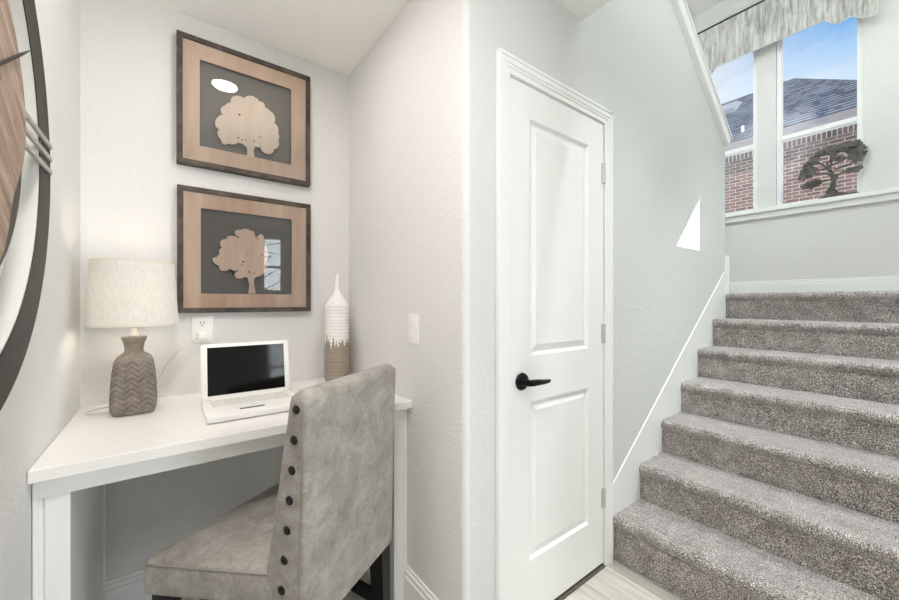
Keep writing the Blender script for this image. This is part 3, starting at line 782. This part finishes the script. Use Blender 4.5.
# ------------------------------------------------------------------ recessed light over the desk
rl = thing('recessed_light', 'round recessed ceiling light over the desk alcove', 'ceiling light', (.25, 1.37, ZC))
MB().ringlathe([(.0595, ZC), (.084, ZC), (.082, ZC-.006), (.064, ZC-.007)], (.25, 1.37, 0), 48).build('trim_ring', M_trim, rl, SM)
MB().lathe([(.060, ZC-.001), (.060, ZC-.0045)], (.25, 1.37, 0), 48).build('lens', M_lens, rl)

# ------------------------------------------------------------------ valance
va = thing('window_valance', 'grey streaky fabric valance across the top of the landing windows', 'valance', (4.1, .925, 3.4))
yR, yL = .285, 1.565; yc = (yR+yL)/2
def vbot(y):
    e = min(y-yR, yL-y)
    if e < .085: return 3.318+.03*min(1, e/.085)
    if e < .215: t_ = (e-.085)/.13; return 3.348+.045*math.sin(t_*PI)**.8 if t_ < .72 else 3.385-.0*t_
    if e < .275: return 3.385+(3.448-3.385)*((e-.215)/.06)**1.3
    return 3.448
ys = [yR+(yL-yR)*q/96 for q in range(97)]
mb = MB(); xf, zt_ = 4.13, 3.835
mb.prism([(xf, y, vbot(y)) for y in ys]+[(xf, yL, zt_), (xf, yR, zt_)], (.02, 0, 0))
mb.build('fabric_face', M_valance, va)
MB().prism([(xf+.02, yR, 3.36), (XE, yR, 3.42), (XE, yR, zt_), (xf+.02, yR, zt_)], (0, .018, 0)).build('side_return', M_valance, va)
MB().prism([(xf+.02, yL, 3.36), (XE, yL, 3.42), (XE, yL, zt_), (xf+.02, yL, zt_)], (0, -.018, 0)).build('side_return', M_valance, va)
MB().box((xf+.02, yR+.018, zt_-.02), (XE, yL-.018, zt_)).build('mounting_board', M_trim, va)
MB().box((xf-.004, yR-.004, zt_), (XE, yL+.004, zt_+.014)).build('top_edge', mat('dark_top_edge', (.2, .2, .2), .8, .1), va)
MB().tube([(xf+.008, y, vbot(y)) for y in ys], .006, 8).build('piping', M_piping, va, True)

# ------------------------------------------------------------------ iron tree on the ledge
it = thing('tree_sculpture', 'dark cut-metal windswept tree standing on the window ledge', 'sculpture', (4.2, .52, 2.05))
TB = [(0.618, 2.046), (0.576, 2.071), (0.561, 2.111), (0.542, 2.148), (0.535, 2.178), (0.542, 2.223), (0.553, 2.274), (0.568, 2.342), (0.557, 2.344), (0.535, 2.279), (0.516, 2.232), (0.494, 2.231), (0.494, 2.21), (0.505, 2.176), (0.505, 2.134), (0.515, 2.121), (0.494, 2.087), (0.437, 2.065), (0.391, 2.063), (0.382, 2.045)]
MB().prism([(4.196, y, max(z, 2.0505)) for y, z in TB], (.008, 0, 0)).build('trunk', M_irontree, it)
BR = [((.54, 2.25), (.58, 2.32), (.63, 2.36)), ((.545, 2.27), (.53, 2.34), (.50, 2.40)), ((.51, 2.22), (.46, 2.235), (.42, 2.235)), ((.54, 2.30), (.46, 2.335), (.42, 2.36)),
      ((.515, 2.185), (.57, 2.195), (.64, 2.175)), ((.535, 2.23), (.60, 2.26), (.69, 2.26)), ((.555, 2.29), (.61, 2.29), (.67, 2.31)), ((.545, 2.33), (.53, 2.40), (.545, 2.43)), ((.52, 2.27), (.47, 2.275), (.40, 2.30))]
mb = MB()
for b_ in BR: mb.tube(spline([(4.2, y, z) for y, z in b_], 5), .0065, 8)
mb.build('branch', M_irontree, it, True)
BL = [(.538,2.425,.040),(.487,2.432,.038),(.45,2.44,.036),(.405,2.43,.042),(.379,2.39,.036),(.372,2.35,.032),(.392,2.318,.036),(.419,2.338,.034),(.42,2.385,.04),(.435,2.238,.032),(.405,2.235,.032),(.385,2.245,.025),(.495,2.345,.030),(.475,2.34,.026),(.572,2.425,.03),(.599,2.415,.032),(.63,2.39,.03),(.652,2.365,.03),(.674,2.335,.03),(.695,2.304,.028),(.702,2.25,.028),(.666,2.262,.034),(.69,2.275,.03),(.652,2.180,.040),(.622,2.190,.034),(.682,2.172,.030),(.640,2.30,.028),(.525,2.40,.030),(.465,2.41,.034),(.44,2.40,.03),(.62,2.35,.02)]
mb = MB(); rnd = random.Random(3)
for k, (y, z, rr_) in enumerate(BL):
    m_ = 26; pts = []; ph = rnd.random()*6
    for q in range(m_):
        a = 2*PI*q/m_; r2 = (.98 if y > .52 else .86)*rr_*(1+.12*math.sin(5*a+ph)+.05*math.sin(9*a))
        pts.append((4.195+.0012*(k % 5), y+r2*math.cos(a)*1.05, max(z+r2*math.sin(a)*.85, 2.06)))
    mb.prism(pts, (.007, 0, 0))
mb.build('foliage', M_irontree, it)
for y, z in ((.50, 2.405), (.497, 2.345), (.47, 2.425), (.655, 2.35), (.43, 2.405), (.655, 2.172), (.642, 2.19), (.40, 2.245), (.675, 2.26)):
    MB().lathe([(.006, 0), (.006, -.0008)], (4.1948, y, z), 10, 'x').build('punched_hole', M_dark, it)

# ------------------------------------------------------------------ neighbouring house
hs = thing('neighbor_house', 'brick house with blue-grey hip roof outside the landing windows', 'house', (13, 5, -1))
ZE = 4.81; XEV = 10.1; YEV = 0.0; YFAR = 14.
MB().box((10.3, YEV+.4, -1), (16, YFAR, 4.44)).build('brick_wall', M_brick, hs)
MB().box((10.285, YEV+.4, 4.44), (10.6, YFAR, 4.66)).build('soldier_course', M_soldier, hs)
rz = 7.14; RX = 13.2; RY = 2.375
mb = MB(); bm = mb.bm
V = lambda *p: bm.verts.new(p)
e0, e1, e2, e3 = V(XEV, YEV, ZE), V(XEV, YFAR, ZE), V(16.3, YFAR, ZE), V(16.3, YEV, ZE)
r0, r1 = V(RX, RY, rz), V(RX, YFAR-3, rz)
for f in ((e0, r0, r1, e1), (e0, e3, r0), (e3, e2, r1, r0), (e1, r1, e2), (e0, e1, e2, e3)): bm.faces.new(f)
bmesh.ops.recalc_face_normals(bm, faces=bm.faces)
rf = mb.build('roof', M_roof, hs)
MB().box((XEV, YEV, ZE-.17), (XEV+.03, YFAR, ZE-.005)).box((XEV, YEV, ZE-.17), (16.3, YEV+.03, ZE-.005)).build('fascia', M_fascia, hs)
MB().box((XEV+.03, YEV+.03, 4.66), (10.6, YFAR, 4.685)).box((10.6, YEV+.03, 4.66), (16.3, YEV+.5, 4.685)).build('soffit', M_fascia, hs)
sl = (rz-ZE)/(RX-XEV)
xv, yv = 12.35, 3.35; zv = ZE+sl*(xv-XEV)
MB().prism([(xv-.25, yv, zv-.25*sl), (xv-.25, yv, zv-.25*sl+.14), (xv-.1, yv, zv+.16), (xv+.35, yv, zv+.35*sl+.02), (xv+.35, yv, zv+.35*sl)], (0, .5, 0), .01).build('roof_vent', mat('vent_metal', (.62, .64, .68), .5, .4), rf)
xv, yv = 10.55, 2.78; zv = ZE+sl*(xv-XEV)
MB().lathe([(.03, zv-.1), (.03, zv+.13), (.02, zv+.13), (.02, zv+.1)], (xv, yv, 0), 16).build('vent_pipe', M_white_pl, rf, SM)
MB().box((4.6, -12, -1.2), (30, 25, -1)).build('lawn', M_grass, None, label='lawn between the two houses', category='ground', kind='structure')
# bare tree beyond the rear window (it shows in the picture glass)
bt = thing('bare_tree', 'leafless tree outside the narrow rear window, mirrored in the picture glass', 'tree', (1.3, -3.7, -.2))
mb = MB(); rnd = random.Random(5)
mb.tube([(1.3, -3.75, -.2), (1.32, -3.75, .9), (1.36, -3.76, 1.7), (1.42, -3.78, 2.6)], [.05, .042, .03, .012], 8)
mb.build('trunk', M_bark, bt, True)
mb = MB()
for k in range(26):
    z = .9+1.6*k/26; a = rnd.uniform(-.4, 1.1); s_ = 1 if rnd.random() < .6 else -1; L_ = rnd.uniform(.25, .6)
    p = Vector((1.34, -3.75, z)); pts = [p]
    for q in range(4):
        a += rnd.uniform(-.3, .35); p = p+Vector((s_*math.cos(a), rnd.uniform(-.2, .2), math.sin(a)))*L_/4; pts.append(p)
    mb.tube(pts, [.012, .009, .007, .005, .003], 5)
mb.build('branch', M_bark, bt, True)

# ------------------------------------------------------------------ lights
def area(name, loc, size, energy, color, rot, sizey=None):
    l = bpy.data.lights.new(name, 'AREA'); l.energy = energy; l.color = color; l.size = size
    if sizey: l.shape = 'RECTANGLE'; l.size_y = sizey
    o = bpy.data.objects.new(name, l); COL.objects.link(o); o.location = loc; o.rotation_euler = rot; return o
sun = bpy.data.lights.new('sun', 'SUN'); sun.energy = 4.2; sun.angle = math.radians(.2); sun.color = (1, .96, .9)
so = bpy.data.objects.new('sun', sun); COL.objects.link(so)
so.rotation_euler = Vector((.2, .6, -.505)).to_track_quat('-Z', 'Y').to_euler()
COOL = (.885, .96, 1.0)
area('daylight_narrow_window', (1.66, -4.4, 2.03), .6, 18, COOL, (PI/2, 0, 0), 1.4)
area('daylight_wide_window', (3.1, -3.45, 1.35), 1.8, 80, COOL, (PI/2, 0, 0), 1.9)
area('hall_downlight', (.0, .35, 2.42), .16, 15.5, (1, .935, .91), (0, 0, 0))
l = bpy.data.lights.new('floor_bounce_fill', 'SPOT'); l.energy = 70; l.color = (1, .95, .91); l.spot_size = math.radians(62); l.spot_blend = .8; l.shadow_soft_size = .07  # unseen spot added to bounce light off the floor into the alcove
o = bpy.data.objects.new('floor_bounce_fill', l); COL.objects.link(o); o.location = (.3, .45, 2.425)
area('stair_wall_fill', (2.0, -.95, 4.05), .5, 8, (.86, .97, 1), (0, 0, 0))  # unseen fill added to spread even light over the stair wall
area('landing_fill', (1.75, 1.50, 4.05), .16, 28, (.91, .975, .99), (0, 0, 0))  # unseen fill added to brighten the landing wall over the cap
area('daylight_landing_windows', (4.5, .95, 2.9), 1.3, 6, COOL, (0, PI/2, 0), 1.4)
for x in (1.72, 2.9):
    l = bpy.data.lights.new('stairwell_can_light', 'SPOT'); l.energy = 245; l.color = (.91, .975, .98); l.spot_size = math.radians(62); l.spot_blend = .6; l.shadow_soft_size = .08
    o = bpy.data.objects.new('stairwell_can_light', l); COL.objects.link(o); o.location = (x, -.1, 4.09)

# ------------------------------------------------------------------ sky
w = bpy.data.worlds.new('sky'); S.world = w; w.use_nodes = True
t = w.node_tree; bg = t.nodes['Background']
tc = t.nodes.new('ShaderNodeTexCoord'); sp = t.nodes.new('ShaderNodeSeparateXYZ'); t.links.new(tc.outputs['Generated'], sp.inputs[0])
r1 = t.nodes.new('ShaderNodeValToRGB'); e = r1.color_ramp.elements
e[0].position = .0; e[0].color = (*lin((.90, .95, .985)), 1); e[1].position = .75; e[1].color = (*lin((.36, .60, .92)), 1)
for p_, c_ in ((.33, (.78, .89, .985)), (.42, (.58, .785, .975)), (.55, (.40, .67, .95))):
    q = e.new(p_); q.color = (*lin(c_), 1)
t.links.new(sp.outputs['Z'], r1.inputs[0])
mp = t.nodes.new('ShaderNodeMapping'); mp.inputs['Scale'].default_value = (2, 2, 6); t.links.new(tc.outputs['Generated'], mp.inputs['Vector'])
nz = t.nodes.new('ShaderNodeTexNoise'); nz.inputs['Scale'].default_value = 1.6; nz.inputs['Detail'].default_value = 5; t.links.new(mp.outputs[0], nz.inputs['Vector'])
r2 = t.nodes.new('ShaderNodeValToRGB'); r2.color_ramp.elements[0].position = .42; r2.color_ramp.elements[1].position = .95
t.links.new(nz.outputs['Fac'], r2.inputs[0])
mx = t.nodes.new('ShaderNodeMix'); mx.data_type = 'RGBA'
t.links.new(r2.outputs[0], mx.inputs[0]); t.links.new(r1.outputs[0], mx.inputs[6]); mx.inputs[7].default_value = (.93, .96, 1, 1)
mr = t.nodes.new('ShaderNodeMapRange'); mr.inputs[1].default_value = .10; mr.inputs[2].default_value = .30; mr.inputs[4].default_value = 1
t.links.new(sp.outputs['Y'], mr.inputs[0])
mx2 = t.nodes.new('ShaderNodeMix'); mx2.data_type = 'RGBA'; t.links.new(mr.outputs[0], mx2.inputs[0]); t.links.new(mx.outputs[2], mx2.inputs[6]); mx2.inputs[7].default_value = (.88, .95, 1, 1)
t.links.new(mx2.outputs[2], bg.inputs['Color']); bg.inputs['Strength'].default_value = .95

# ------------------------------------------------------------------ camera
cam = bpy.data.cameras.new('camera'); co = bpy.data.objects.new('camera', cam); COL.objects.link(co)
cam.sensor_width = 36; cam.lens = 372/899*36; cam.shift_y = 2/899; cam.clip_start = .02
co.location = (0, 0, 1.22); co.rotation_euler = (PI/2, 0, -math.radians(37))
S.camera = co
S.view_settings.view_transform = 'Standard'; S.view_settings.look = 'None'; S.view_settings.gamma = 1
S.view_settings.exposure = .09
S.cycles.use_denoising = True; S.cycles.max_bounces = 14; S.cycles.diffuse_bounces = 10; S.cycles.transparent_max_bounces = 12
